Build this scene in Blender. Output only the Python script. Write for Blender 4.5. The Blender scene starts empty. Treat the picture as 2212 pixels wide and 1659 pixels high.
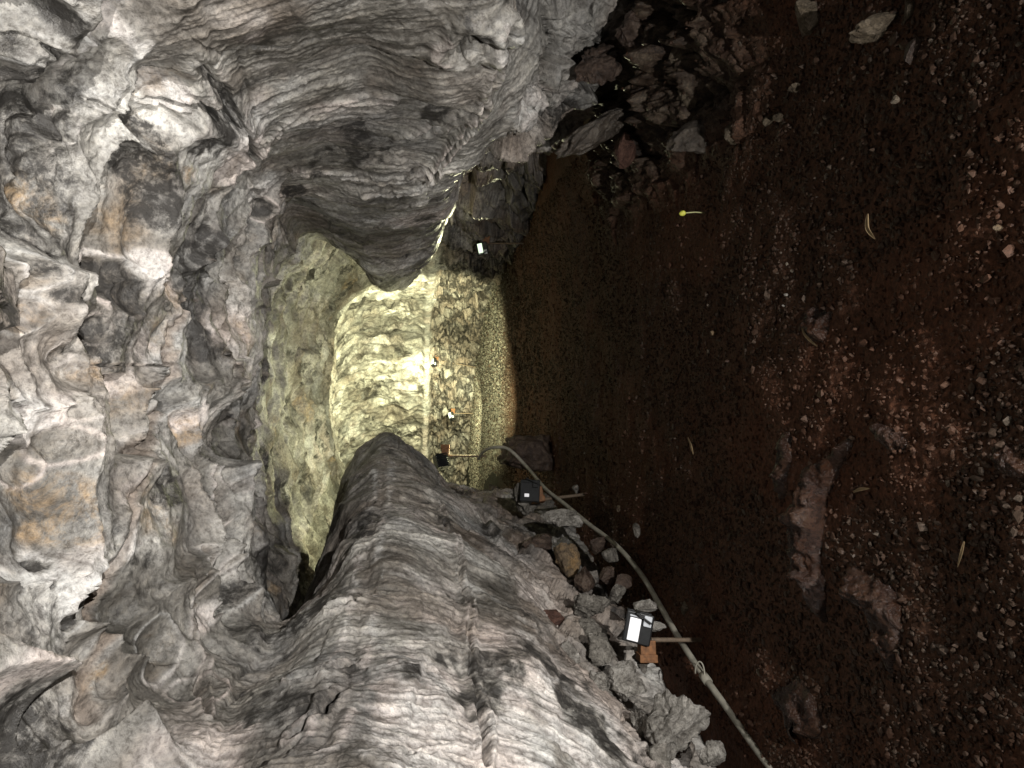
import bpy, bmesh, math, random
import numpy as np
from mathutils import Vector, Matrix

rng = np.random.RandomState(7)
random.seed(7)
SC = bpy.context.scene
COL = SC.collection
F, H, HX, CY = 1597.0, 1.6, 900.0, 829.5      # focal length (px), eye height, horizon column, picture axis row

# ------------------------------------------------------------------ helpers
def ray(x, y, Y):
    """world point seen at photo position x, y at depth Y"""
    return Vector((-(y - CY) * Y / F, Y, H - (x - HX) * Y / F))
def gp(x, y, z=0.0):
    Y = (H - z) * F / (x - HX)
    return ray(x, y, Y)
def tag(o, label, cat, group=None):
    o['label'] = label; o['category'] = cat
    if group: o['group'] = group
    return o
def link_mesh(name, verts, faces, mat, parent=None, smooth=True):
    me = bpy.data.meshes.new(name)
    me.from_pydata([tuple(v) for v in verts], [], faces)
    if smooth: me.polygons.foreach_set('use_smooth', [True] * len(me.polygons))
    me.materials.append(mat)
    o = bpy.data.objects.new(name, me); COL.objects.link(o)
    if parent: o.parent = parent
    return o
def big_mesh(name, V, quads, mat, attrs=None, smooth=True):
    """fast mesh from numpy arrays; quads (n,k)"""
    me = bpy.data.meshes.new(name)
    n, k = quads.shape
    me.vertices.add(len(V)); me.vertices.foreach_set('co', V.astype(np.float32).ravel())
    me.loops.add(n * k); me.loops.foreach_set('vertex_index', quads.astype(np.int32).ravel())
    me.polygons.add(n)
    me.polygons.foreach_set('loop_start', np.arange(0, n * k, k, dtype=np.int32))
    me.polygons.foreach_set('loop_total', np.full(n, k, dtype=np.int32))
    me.polygons.foreach_set('use_smooth', np.full(n, smooth))
    me.update(calc_edges=True)
    for an, arr in (attrs or {}).items():
        a = me.attributes.new(an, 'FLOAT_COLOR', 'POINT')
        c = np.ones((len(V), 4), np.float32); c[:, :3] = arr
        a.data.foreach_set('color', c.ravel())
    me.materials.append(mat)
    o = bpy.data.objects.new(name, me); COL.objects.link(o)
    return o

# ------------------------------------------------------------------ numpy noise
_perm = rng.permutation(256).astype(np.int32)
_perm = np.concatenate([_perm, _perm, _perm])
_g3 = rng.randn(256, 3).astype(np.float32); _g3 /= np.linalg.norm(_g3, axis=1)[:, None]
_a2 = rng.rand(256) * 2 * np.pi
_g2 = np.stack([np.cos(_a2), np.sin(_a2)], 1).astype(np.float32)
_r1 = rng.rand(256, 4).astype(np.float32)
def _fade(t): return t * t * t * (t * (t * 6 - 15) + 10)
def n3(x, y, z, seed=0):
    x = x + seed * 17.31; y = y + seed * 5.77; z = z - seed * 11.13
    xi = np.floor(x).astype(np.int32); yi = np.floor(y).astype(np.int32); zi = np.floor(z).astype(np.int32)
    xf = (x - xi).astype(np.float32); yf = (y - yi).astype(np.float32); zf = (z - zi).astype(np.float32)
    u, v, w = _fade(xf), _fade(yf), _fade(zf)
    out = 0
    for dx in (0, 1):
        px = _perm[(xi + dx) & 255]; wx = u if dx else 1 - u
        for dy in (0, 1):
            py = _perm[px + ((yi + dy) & 255)]; wy = v if dy else 1 - v
            for dz in (0, 1):
                g = _g3[_perm[py + ((zi + dz) & 255)]]
                d = g[..., 0] * (xf - dx) + g[..., 1] * (yf - dy) + g[..., 2] * (zf - dz)
                out = out + d * wx * wy * (w if dz else 1 - w)
    return out * 1.6
def n2(x, y, seed=0):
    x = x + seed * 17.31; y = y + seed * 5.77
    xi = np.floor(x).astype(np.int32); yi = np.floor(y).astype(np.int32)
    xf = (x - xi).astype(np.float32); yf = (y - yi).astype(np.float32)
    u, v = _fade(xf), _fade(yf)
    out = 0
    for dx in (0, 1):
        px = _perm[(xi + dx) & 255]; wx = u if dx else 1 - u
        for dy in (0, 1):
            g = _g2[_perm[px + ((yi + dy) & 255)]]
            out = out + (g[..., 0] * (xf - dx) + g[..., 1] * (yf - dy)) * wx * (v if dy else 1 - v)
    return out * 1.5
def f3(x, y, z, o=4, seed=0, gain=.5):
    a, s, t = 1.0, 1.0, 0
    for i in range(o):
        t = t + a * n3(x * s, y * s, z * s, seed + i); a *= gain; s *= 2.03
    return t
def f2(x, y, o=4, seed=0, gain=.5):
    a, s, t = 1.0, 1.0, 0
    for i in range(o):
        t = t + a * n2(x * s, y * s, seed + i); a *= gain; s *= 2.03
    return t
def vor(x, y, seed=0, jit=.9):
    """2D voronoi: F1, F2, cell random (4), vector from the cell centre"""
    x = x + seed * 13.7; y = y - seed * 7.9
    xi = np.floor(x).astype(np.int32); yi = np.floor(y).astype(np.int32)
    b1 = np.full(x.shape, 9., np.float32); b2 = b1.copy()
    vx = np.zeros_like(b1); vy = np.zeros_like(b1); cid = np.zeros(x.shape, np.int32)
    for dx in (-1, 0, 1):
        for dy in (-1, 0, 1):
            h = _perm[_perm[(xi + dx) & 255] + ((yi + dy) & 255)]
            r = _r1[h]
            ox = (xi + dx + .5 + (r[..., 0] - .5) * jit - x).astype(np.float32)
            oy = (yi + dy + .5 + (r[..., 1] - .5) * jit - y).astype(np.float32)
            d = ox * ox + oy * oy
            c = d < b1
            b2 = np.where(c, b1, np.minimum(b2, d))
            b1 = np.where(c, d, b1); vx = np.where(c, -ox, vx); vy = np.where(c, -oy, vy)
            cid = np.where(c, _perm[h + 1], cid)
    return np.sqrt(b1), np.sqrt(b2), _r1[cid], vx, vy
def sm(a, b, x):
    t = np.clip((x - a) / (b - a), 0, 1); return t * t * (3 - 2 * t)

# ------------------------------------------------------------------ node helpers
def new_mat(name):
    m = bpy.data.materials.new(name); m.use_nodes = True
    nt = m.node_tree; bs = nt.nodes['Principled BSDF']
    return m, nt, bs
def nd(nt, t, **kw):
    n = nt.nodes.new(t)
    for k, v in kw.items():
        if k in n.inputs.keys(): n.inputs[k].default_value = v
        else: setattr(n, k, v)
    return n
def noise(nt, scale, detail=6, rough=.6, dist=0., vec=None, mapscale=None):
    n = nd(nt, 'ShaderNodeTexNoise'); n.inputs['Scale'].default_value = scale
    n.inputs['Detail'].default_value = detail; n.inputs['Roughness'].default_value = rough
    n.inputs['Distortion'].default_value = dist
    if vec is not None: nt.links.new(vec, n.inputs['Vector'])
    return n
def ramp(nt, src, stops):
    r = nd(nt, 'ShaderNodeValToRGB'); e = r.color_ramp.elements
    while len(e) > 1: e.remove(e[-1])
    for i, (p, c) in enumerate(stops):
        el = e[0] if i == 0 else e.new(p)
        el.position = p; el.color = (*c, 1) if len(c) == 3 else c
    nt.links.new(src, r.inputs[0]); return r
def mix(nt, fac, a, b, bt='MIX'):
    m = nd(nt, 'ShaderNodeMix', data_type='RGBA', blend_type=bt)
    for sock, v in ((m.inputs['Factor'], fac), (m.inputs[6], a), (m.inputs[7], b)):
        if hasattr(v, 'is_output'): nt.links.new(v, sock)
        elif isinstance(v, (int, float)): sock.default_value = v
        else: sock.default_value = (*v, 1)
    return m.outputs[2]
def mth(nt, op, a, b=None):
    m = nd(nt, 'ShaderNodeMath', operation=op)
    for i, v in enumerate((a, b)):
        if v is None: continue
        if hasattr(v, 'is_output'): nt.links.new(v, m.inputs[i])
        else: m.inputs[i].default_value = v
    return m.outputs[0]

def lava_mat(name):
    """grey lava glaze; the 'zone' attribute carries patches of dark stain and painted shade (R), ochre (G), pale crust and painted lamplight (B)"""
    m, nt, bs = new_mat(name)
    tc = nd(nt, 'ShaderNodeTexCoord').outputs['Object']
    at = nd(nt, 'ShaderNodeAttribute', attribute_name='zone')
    sep = nd(nt, 'ShaderNodeSeparateColor'); nt.links.new(at.outputs['Color'], sep.inputs[0])
    at2 = nd(nt, 'ShaderNodeAttribute', attribute_name='grain')
    sep2 = nd(nt, 'ShaderNodeSeparateColor'); nt.links.new(at2.outputs['Color'], sep2.inputs[0])
    big = noise(nt, 1.6, 6, .62, .6, tc)
    c = ramp(nt, big.outputs[0], [(.32, (.070, .066, .058)), (.43, (.140, .133, .120)), (.54, (.225, .217, .200)), (.66, (.38, .37, .345))]).outputs[0]
    lg = noise(nt, .75, 3, .55, .8, tc)
    c = mix(nt, 1.0, c, ramp(nt, lg.outputs[0], [(.34, (.52, .50, .48)), (.5, (.95, .95, .95)), (.64, (1.45, 1.46, 1.48))]).outputs[0], 'MULTIPLY')
    warm = noise(nt, 2.3, 4, .6, .4, tc)
    wf = ramp(nt, warm.outputs[0], [(.48, (0, 0, 0)), (.68, (1, 1, 1))]).outputs[0]
    c = mix(nt, mth(nt, 'MULTIPLY', wf, .32), c, (.17, .13, .10))
    cool = noise(nt, 1.1, 4, .6, .4, tc)
    cf = ramp(nt, cool.outputs[0], [(.50, (0, 0, 0)), (.66, (1, 1, 1))]).outputs[0]
    c = mix(nt, mth(nt, 'MULTIPLY', cf, .5), c, (.185, .19, .195))
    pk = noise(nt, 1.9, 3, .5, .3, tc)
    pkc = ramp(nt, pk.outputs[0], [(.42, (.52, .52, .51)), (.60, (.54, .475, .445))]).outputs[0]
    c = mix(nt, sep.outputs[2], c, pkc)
    och = noise(nt, 7, 5, .75, .5, tc)
    of = ramp(nt, och.outputs[0], [(.40, (0, 0, 0)), (.62, (1, 1, 1))]).outputs[0]
    oc_ = mth(nt, 'MULTIPLY', mth(nt, 'MULTIPLY', sep.outputs[1], of), 1.0)
    c = mix(nt, oc_, c, (.30, .205, .11))
    c = mix(nt, mth(nt, 'MULTIPLY', sep2.outputs[1], .6), c, (.21, .162, .130))
    # streaks of the glaze (computed along the surface)
    st = ramp(nt, sep2.outputs[0], [(.20, (.52, .505, .485)), (.46, (1, 1, 1)), (.74, (1.4, 1.39, 1.36))]).outputs[0]
    c = mix(nt, 1.0, c, st, 'MULTIPLY')
    fine = noise(nt, 34, 4, .72, .3, tc)
    ff = ramp(nt, fine.outputs[0], [(.34, (.44, .42, .40)), (.50, (1, 1, 1)), (.64, (1.38, 1.36, 1.33))]).outputs[0]
    c = mix(nt, .85, c, ff, 'MULTIPLY')
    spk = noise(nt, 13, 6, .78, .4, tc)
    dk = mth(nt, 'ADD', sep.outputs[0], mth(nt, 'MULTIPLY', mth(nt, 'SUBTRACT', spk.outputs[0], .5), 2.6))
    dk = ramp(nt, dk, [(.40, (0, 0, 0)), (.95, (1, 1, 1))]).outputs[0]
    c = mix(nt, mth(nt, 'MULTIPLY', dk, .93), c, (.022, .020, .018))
    pit = nd(nt, 'ShaderNodeTexVoronoi'); pit.inputs['Scale'].default_value = 42; nt.links.new(tc, pit.inputs['Vector'])
    pn = noise(nt, 5, 3, .5, 0, tc)
    pf = ramp(nt, mth(nt, 'ADD', pit.outputs['Distance'], mth(nt, 'MULTIPLY', mth(nt, 'SUBTRACT', .5, pn.outputs[0]), 1.4)), [(.05, (1, 1, 1)), (.16, (0, 0, 0))]).outputs[0]
    c = mix(nt, mth(nt, 'MULTIPLY', pf, .3), c, (.03, .026, .022))
    nt.links.new(c, bs.inputs['Base Color'])
    rr = ramp(nt, warm.outputs[0], [(.38, (.38, .38, .38)), (.62, (.8, .8, .8))]).outputs[0]
    nt.links.new(rr, bs.inputs['Roughness'])
    bs.inputs['Specular IOR Level'].default_value = .45
    b0 = nd(nt, 'ShaderNodeBump'); b0.inputs['Strength'].default_value = .55; b0.inputs['Distance'].default_value = .024
    bn = noise(nt, 8, 6, .68, .5, tc); nt.links.new(bn.outputs[0], b0.inputs['Height'])
    b1 = nd(nt, 'ShaderNodeBump'); b1.inputs['Strength'].default_value = .8; b1.inputs['Distance'].default_value = .011
    nt.links.new(fine.outputs[0], b1.inputs['Height']); nt.links.new(b0.outputs[0], b1.inputs['Normal'])
    f2_ = noise(nt, 110, 2, .7, .2, tc)
    b2 = nd(nt, 'ShaderNodeBump'); b2.inputs['Strength'].default_value = .5; b2.inputs['Distance'].default_value = .004
    nt.links.new(f2_.outputs[0], b2.inputs['Height']); nt.links.new(b1.outputs[0], b2.inputs['Normal'])
    nt.links.new(b2.outputs[0], bs.inputs['Normal'])
    return m

def stone_mat(name, cols, rough=.7, scale=9, spec=.35, bump=.6):
    m, nt, bs = new_mat(name)
    tc = nd(nt, 'ShaderNodeTexCoord').outputs['Object']
    oi = nd(nt, 'ShaderNodeObjectInfo')
    ad = nd(nt, 'ShaderNodeVectorMath', operation='ADD'); nt.links.new(tc, ad.inputs[0]); nt.links.new(oi.outputs['Location'], ad.inputs[1])
    v = ad.outputs[0]
    a = noise(nt, scale, 9, .72, .8, v)
    c = ramp(nt, a.outputs[0], [(.36, cols[0]), (.5, cols[1]), (.62, cols[2])]).outputs[0]
    fine = noise(nt, scale * 9, 5, .7, .2, v)
    ff = ramp(nt, fine.outputs[0], [(.34, (.4, .38, .36)), (.5, (1, 1, 1)), (.66, (1.4, 1.38, 1.35))]).outputs[0]
    c = mix(nt, .8, c, ff, 'MULTIPLY')
    nt.links.new(c, bs.inputs['Base Color']); bs.inputs['Roughness'].default_value = rough
    bs.inputs['Specular IOR Level'].default_value = spec
    b = nd(nt, 'ShaderNodeBump'); b.inputs['Strength'].default_value = bump; b.inputs['Distance'].default_value = .008
    nt.links.new(fine.outputs[0], b.inputs['Height'])
    b9 = nd(nt, 'ShaderNodeBump'); b9.inputs['Strength'].default_value = .9; b9.inputs['Distance'].default_value = .05
    nt.links.new(a.outputs[0], b9.inputs['Height']); nt.links.new(b9.outputs[0], b.inputs['Normal'])
    nt.links.new(b.outputs[0], bs.inputs['Normal'])
    return m
def plain_mat(name, col, rough=.5, metal=0, bump=0, var=.25, scale=30, emit=None):
    m, nt, bs = new_mat(name)
    tc = nd(nt, 'ShaderNodeTexCoord').outputs['Object']
    a = noise(nt, scale, 5, .6, .2, tc)
    r = ramp(nt, a.outputs[0], [(.3, tuple(x * (1 - var) for x in col)), (.7, tuple(min(1, x * (1 + var)) for x in col))]).outputs[0]
    nt.links.new(r, bs.inputs['Base Color']); bs.inputs['Roughness'].default_value = rough; bs.inputs['Metallic'].default_value = metal
    if bump:
        b = nd(nt, 'ShaderNodeBump'); b.inputs['Strength'].default_value = bump; b.inputs['Distance'].default_value = .004
        nt.links.new(a.outputs[0], b.inputs['Height']); nt.links.new(b.outputs[0], bs.inputs['Normal'])
    if emit:
        bs.inputs['Emission Color'].default_value = (*emit[0], 1); bs.inputs['Emission Strength'].default_value = emit[1]
    return m

# ------------------------------------------------------------------ the lava tube
# cross sections: (origin x, origin y, heading to the left in degrees, [(offset to the right, height) x 15])
# order: left foot, low, swell, swell top, recess, ceiling left, crown, ceiling right, shoulder, swell, swell underside, ledge, low wall, base, right foot
def sec(Y, pts): return (0.0, Y, 0.0, pts)
def arc(phi, pts):          # bend to the left round (-9.2, 14); offsets are radii minus 9.5
    a = math.radians(phi)
    return (-9.2 + 9.5 * math.cos(a), 14 + 9.5 * math.sin(a), phi, pts)
SECT = [
 sec(-3.5, [(-2.1,-.3),(-1.9,.5),(-1.6,1.4),(-1.55,2.0),(-1.5,2.5),(-1.0,3.05),(0,3.2),(1.0,3.1),(1.55,2.6),(1.75,1.9),(1.85,1.3),(1.95,1.0),(2.0,.7),(2.1,.3),(2.4,-.3)]),
 sec(0.5, [(-2.3,-.3),(-2.05,.5),(-1.6,1.4),(-1.5,2.0),(-1.5,2.5),(-1.0,3.05),(0,3.2),(1.0,3.1),(1.6,2.6),(1.8,1.9),(1.9,1.3),(1.95,1.0),(2.0,.7),(2.2,.3),(2.4,-.3)]),
 sec(2.6, [(-2.3,-.3),(-1.86,.5),(-1.36,1.4),(-1.3,1.95),(-1.45,2.4),(-1.1,2.95),(-.1,3.1),(1.0,3.05),(1.55,2.6),(1.72,1.9),(1.78,1.25),(2.3,1.12),(2.8,.85),(2.9,.35),(2.9,-.3)]),
 sec(4.0, [(-2.2,-.3),(-1.62,.55),(-1.13,1.5),(-1.14,2.0),(-1.38,2.4),(-.98,2.75),(0,3.0),(.9,2.95),(1.4,2.58),(1.64,1.9),(1.66,1.22),(2.3,1.08),(2.75,.8),(2.85,.35),(2.9,-.3)]),
 sec(4.5, [(-2.05,-.3),(-1.54,.6),(-1.06,1.55),(-1.08,2.0),(-1.46,2.42),(-1.0,2.72),(0,2.98),(.9,2.93),(1.44,2.58),(1.6,1.9),(1.62,1.24),(1.95,1.02),(2.3,.75),(2.6,.4),(2.7,-.3)]),
 sec(5.0, [(-1.9,-.3),(-1.46,.62),(-.98,1.6),(-1.05,2.05),(-1.62,2.48),(-.82,2.72),(.05,2.96),(.9,2.9),(1.47,2.6),(1.58,1.92),(1.58,1.27),(1.72,1.04),(1.8,.78),(2.2,.45),(2.6,-.3)]),
 sec(5.4, [(-1.8,-.3),(-1.46,.64),(-.92,1.64),(-1.03,2.08),(-1.80,2.58),(-1.1,3.0),(.1,2.93),(.9,2.88),(1.5,2.6),(1.56,1.95),(1.56,1.3),(1.72,1.08),(1.72,.8),(1.95,.45),(2.4,-.3)]),
 sec(6.0, [(-1.7,-.3),(-1.36,.66),(-.83,1.70),(-.98,2.14),(-2.0,2.64),(-1.3,3.15),(.1,2.94),(.95,2.9),(1.52,2.66),(1.5,2.0),(1.56,1.36),(2.15,1.16),(1.9,.85),(1.95,.45),(2.35,-.3)]),
 sec(6.7, [(-1.6,-.3),(-1.30,.82),(-.73,1.80),(-1.03,2.24),(-2.2,2.7),(-1.1,3.25),(.1,3.3),(1.0,3.15),(1.56,2.8),(1.45,2.1),(1.58,1.34),(2.35,1.16),(2.4,.9),(2.4,.45),(2.5,-.3)]),
 sec(8.0, [(-1.4,-.3),(-1.22,1.0),(-.55,1.89),(-1.02,2.34),(-2.3,2.65),(-1.5,3.4),(.1,3.45),(1.0,3.35),(1.66,2.85),(1.27,2.08),(1.55,1.42),(2.42,1.18),(2.6,.9),(2.5,.45),(2.6,-.3)]),
 sec(9.0, [(-1.3,-.3),(-1.35,.9),(-.95,1.8),(-1.5,2.45),(-2.8,2.7),(-1.7,3.4),(.1,3.5),(1.2,3.4),(1.78,2.78),(1.15,2.02),(1.45,1.47),(2.3,1.22),(2.45,.9),(2.35,.45),(2.4,-.3)]),
 sec(10.3, [(-1.6,-.3),(-1.5,.6),(-1.7,1.5),(-2.2,2.2),(-3.0,2.8),(-1.8,3.35),(.1,3.45),(1.3,3.35),(2.0,2.75),(1.85,2.05),(1.85,1.55),(2.1,1.34),(2.05,.95),(2.05,.45),(2.15,-.3)]),
 sec(12.0, [(-2.2,-.3),(-2.4,.6),(-2.5,1.5),(-2.6,2.2),(-2.7,2.7),(-1.6,3.2),(.1,3.25),(1.3,3.1),(1.95,2.6),(1.9,2.0),(1.94,1.5),(1.98,1.32),(2.0,.95),(2.0,.45),(2.1,-.3)]),
 arc(0, [(-2.4,-.3),(-2.6,.6),(-2.7,1.5),(-2.7,2.2),(-2.6,2.7),(-1.6,3.2),(0,3.30),(.9,3.15),(1.45,2.65),(1.55,2.0),(1.62,1.5),(1.66,1.32),(1.7,.95),(1.7,.45),(1.8,-.3)]),
 arc(9, [(-2.4,-.3),(-2.6,.6),(-2.7,1.5),(-2.7,2.2),(-2.6,2.8),(-1.6,3.35),(0,3.45),(.9,3.3),(1.5,2.8),(1.6,2.1),(1.62,1.5),(1.66,1.32),(1.7,.95),(1.7,.45),(1.8,-.3)]),
 arc(25, [(-2.4,-.3),(-2.6,.6),(-2.7,1.5),(-2.7,2.2),(-2.6,2.9),(-1.6,3.6),(0,3.85),(1.0,3.6),(1.5,3.0),(1.66,2.2),(1.70,1.5),(1.72,1.3),(1.75,.95),(1.75,.45),(1.85,-.3)]),
 arc(50, [(-2.4,-.3),(-2.6,.6),(-2.7,1.5),(-2.7,2.2),(-2.6,2.9),(-1.6,3.7),(0,4.0),(1.0,3.8),(1.5,3.1),(1.66,2.2),(1.70,1.5),(1.72,1.3),(1.75,.95),(1.75,.45),(1.85,-.3)]),
 arc(95, [(-2.4,-.3),(-2.6,.6),(-2.7,1.5),(-2.7,2.2),(-2.6,2.9),(-1.6,3.7),(0,4.0),(1.0,3.8),(1.5,3.1),(1.66,2.2),(1.70,1.5),(1.72,1.3),(1.75,.95),(1.75,.45),(1.85,-.3)]),
]
def arclen(s): return s[1] if s[2] == 0 else 14 + 9.5 * math.radians(s[2])
SK = np.array([arclen(s) for s in SECT])
PT = np.array([s[3] for s in SECT])                     # (nsec, 15, 2)
NC = PT.shape[1]

def hermite(xk, yk, xq):
    """non-overshooting cubic through yk (n,...) at xk"""
    h = np.diff(xk); d = np.diff(yk, axis=0) / h.reshape(-1, *([1] * (yk.ndim - 1)))
    m = np.zeros_like(yk); m[0] = d[0]; m[-1] = d[-1]
    hw = (h[1:] + h[:-1]).reshape(-1, *([1] * (yk.ndim - 1)))
    avg = (d[:-1] * h[1:].reshape(-1, *([1] * (yk.ndim - 1))) + d[1:] * h[:-1].reshape(-1, *([1] * (yk.ndim - 1)))) / hw
    lim = np.where(d[:-1] * d[1:] > 0, np.sign(avg) * np.minimum(np.abs(avg), 3 * np.minimum(np.abs(d[:-1]), np.abs(d[1:]))), 0)
    m[1:-1] = lim
    i = np.clip(np.searchsorted(xk, xq) - 1, 0, len(xk) - 2)
    t = ((xq - xk[i]) / h[i]).reshape(-1, *([1] * (yk.ndim - 1))); hh = h[i].reshape(t.shape)
    return ((2*t**3 - 3*t**2 + 1) * yk[i] + (t**3 - 2*t**2 + t) * hh * m[i] + (-2*t**3 + 3*t**2) * yk[i+1] + (t**3 - t**2) * hh * m[i+1])

# stations along the tube: fine near the viewer, coarser with distance
st = list(np.linspace(-3.5, 1.5, 60, endpoint=False)); y = 1.5
while y < 14: st.append(y); y += max(.0045, .0019 * y)
while y < 14 + 9.5 * math.radians(62): st.append(y); y += .032
st += list(np.linspace(y, 14 + 9.5 * math.radians(94), 30))
ST = np.array(st)
def frames(S):
    a = np.where(S > 14, (S - 14) / 9.5, 0)
    ox = np.where(S > 14, -9.2 + 9.5 * np.cos(a), 0); oy = np.where(S > 14, 14 + 9.5 * np.sin(a), S)
    ox = ox + np.where(S > 14, 0, 0)
    return ox, oy, np.cos(a), np.sin(a)
GROOVES = [   # creases of the walls and ceiling: photo points, width, depth (m), darkness, brownness, lip
 ([(440, 150), (520, 260), (548, 330), (556, 430), (545, 520), (535, 600)], .035, .10, .9, 0, .4),
 ([(405, 650), (385, 700), (352, 830), (318, 960), (290, 1080), (268, 1200), (228, 1390), (190, 1540)], .030, .07, .3, 1, .5),
 ([(215, 786), (300, 782), (380, 788)], .009, .03, .8, .4, .3),
 ([(170, 205), (300, 218), (438, 224)], .012, .06, .9, 0, .6),
 ([(436, 232), (480, 255), (524, 282)], .045, .16, .95, 0, .5),
 ([(20, 480), (130, 560), (190, 640), (170, 760)], .035, .09, .8, 0, .5),
 ([(0, 95), (100, 100), (190, 130)], .016, .05, .8, 0, .5),
 ([(470, 560), (430, 640), (395, 660)], .012, .03, .3, 1, .3),
 ([(505, 620), (492, 760), (500, 900), (515, 1050)], .022, .05, .5, .3, .5),
 ([(540, 840), (560, 960), (575, 1010)], .030, .10, .9, 0, .5),
 ([(560, 1080), (575, 1190), (590, 1320)], .026, .07, .8, 0, .5),
 ([(486, 880), (478, 1000), (492, 1100), (480, 1230), (470, 1330)], .014, .05, .5, .2, .9),
 ([(440, 1180), (425, 1300), (450, 1420), (440, 1540)], .016, .05, .4, .4, .8),
 # left wall: the seam where the swell laps over, and the dark slots beside it
 ([(838, 985), (820, 1060), (801, 1142), (790, 1240), (773, 1349), (735, 1490), (697, 1600)], .040, .010, .35, .2, .8),
 ([(798, 1278), (760, 1288), (722, 1304)], .018, .05, .95, 0, .6),
 ([(765, 1426), (700, 1444), (622, 1462)], .020, .05, .95, 0, .6),
 ([(738, 1490), (690, 1530), (630, 1592)], .022, .06, .95, 0, .6),
 ([(806, 1440), (860, 1428), (940, 1446)], .014, .04, .8, .1, .5),
 ([(700, 1100), (655, 1220), (640, 1262)], .012, .04, .8, .1, .6),
 ([(1015, 1300), (1020, 1420), (1040, 1560), (1045, 1650)], .016, .05, .5, .2, .8),
 ([(960, 1080), (1000, 1220), (1015, 1300)], .014, .04, .5, .2, .7),
 ([(1070, 1130), (1140, 1240), (1180, 1260)], .014, .05, .6, .3, .6),
 ([(880, 1622), (960, 1606), (1030, 1612)], .010, .03, .9, 0, .4),
 # right wall: shelves and slots
 ([(581, 325), (623, 276), (700, 234), (780, 226), (860, 222)], .013, .045, .75, .1, .7),
 ([(868, 306), (950, 272), (1034, 238)], .028, .08, .95, 0, .6),
 ([(974, 122), (1010, 92), (1068, 104)], .045, .14, .95, 0, .5),
 ([(1097, 60), (1077, 145), (1039, 239), (1013, 290), (960, 350), (940, 390)], .020, .09, .9, 0, .9),
 ([(640, 372), (690, 378), (760, 384), (820, 398), (880, 392), (932, 380)], .016, .06, .85, .2, .9),
 ([(795, 424), (860, 424), (930, 410)], .016, .06, .8, .3, .7),
 ([(812, 500), (850, 486)], .012, .04, .9, 0, .4),
]
PITS = [      # melted bowls: photo point, radius px, depth / radius, painted shade, ochre stain
 (63, 684, 48, .9, .15, .7), (104, 597, 42, .8, .7, .3), (202, 567, 20, .8, .3, .1), (292, 628, 58, .7, .9, 0), (213, 614, 22, .8, .3, .3),
 (202, 712, 26, .9, .8, 0), (117, 770, 26, .7, .8, .2), (41, 862, 36, .7, .3, .1), (150, 273, 30, .8, .8, 0), (63, 286, 34, .8, .8, 0), (68, 352, 44, .8, .9, 0),
 (40, 430, 42, .6, .2, .6), (120, 470, 36, .6, .3, .4), (80, 1217, 22, 1., .95, 0), (122, 1269, 13, 1., .95, 0), (160, 1349, 26, 1., .95, 0),
 (60, 1580, 95, .7, 1., 0), (240, 150, 60, .35, 0, 0), (330, 1400, 50, .4, .3, .2), (30, 1010, 50, .5, .2, .2), (130, 960, 40, .5, .3, .1),
 (190, 880, 30, .6, .2, 0), (40, 190, 60, .5, .5, 0), (420, 1490, 40, .4, .5, 0), (490, 1269, 44, .4, .9, 0), (560, 452, 24, .9, .95, 0),
]
# the straight part has its origin on x = 0, the bend on x = 0.3: shift the bend's offsets so both share one line
PT = PT.copy()
for i, s in enumerate(SECT):
    if s[2] != 0 or (s[0] != 0): PT[i, :, 0] += .3
def frame_pts(S, off, z):
    a = np.where(S > 14, (S - 14) / 9.5, 0)
    r = 9.2 + off
    X = np.where(S > 14, -9.2 + r * np.cos(a), off); Y = np.where(S > 14, 14 + r * np.sin(a), S)
    return X, Y, z

NT = 1400
ctl = hermite(SK, PT, ST)                               # (ns, 15, 2)
# parameter along the section, with finer sampling where the picture looks at it
wts = np.array([1.0, 1.1, .9, .8, 1.0, 1.0, 1.0, .9, 1.0, .9, .6, .6, .7, .7])
tq_knots = np.concatenate([[0], np.cumsum(wts)]); tq_knots /= tq_knots[-1]
u = np.interp(np.linspace(0, 1, NT), tq_knots, np.arange(NC))
def catmull(P, u):
    i = np.clip(np.floor(u).astype(int), 0, NC - 2); t = (u - i)[None, :, None]
    p0 = P[:, np.maximum(i - 1, 0)]; p1 = P[:, i]; p2 = P[:, i + 1]; p3 = P[:, np.minimum(i + 2, NC - 1)]
    k = .42
    m1 = (p2 - p0) * k; m2 = (p3 - p1) * k
    return (2*t**3 - 3*t**2 + 1) * p1 + (t**3 - 2*t**2 + t) * m1 + (-2*t**3 + 3*t**2) * p2 + (t**3 - t**2) * m2
prof = catmull(ctl, u).astype(np.float32)               # (ns, NT, 2)
OFF, ZZ = prof[..., 0], prof[..., 1]
S2 = np.repeat(ST[:, None], NT, 1).astype(np.float32)
BX, BY, BZ = [a.astype(np.float32) for a in frame_pts(S2, OFF, ZZ)]
P0 = np.stack([BX, BY, BZ], -1)
seg = np.sqrt(np.sum(np.diff(P0, axis=1) ** 2, -1))
L = np.concatenate([np.zeros((len(ST), 1), np.float32), np.cumsum(seg, 1)], 1)
L -= L[:, [NT // 2]]
dS = np.gradient(P0, axis=0); dT = np.gradient(P0, axis=1)
N0 = np.cross(dS, dT); N0 /= np.linalg.norm(N0, axis=-1)[..., None] + 1e-9
mid = np.argmin(np.abs(u - 6)); 
if N0[200, mid, 2] > 0: N0 = -N0                        # towards the inside of the tube
U2 = np.repeat(u[None, :], len(ST), 0).astype(np.float32)

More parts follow.
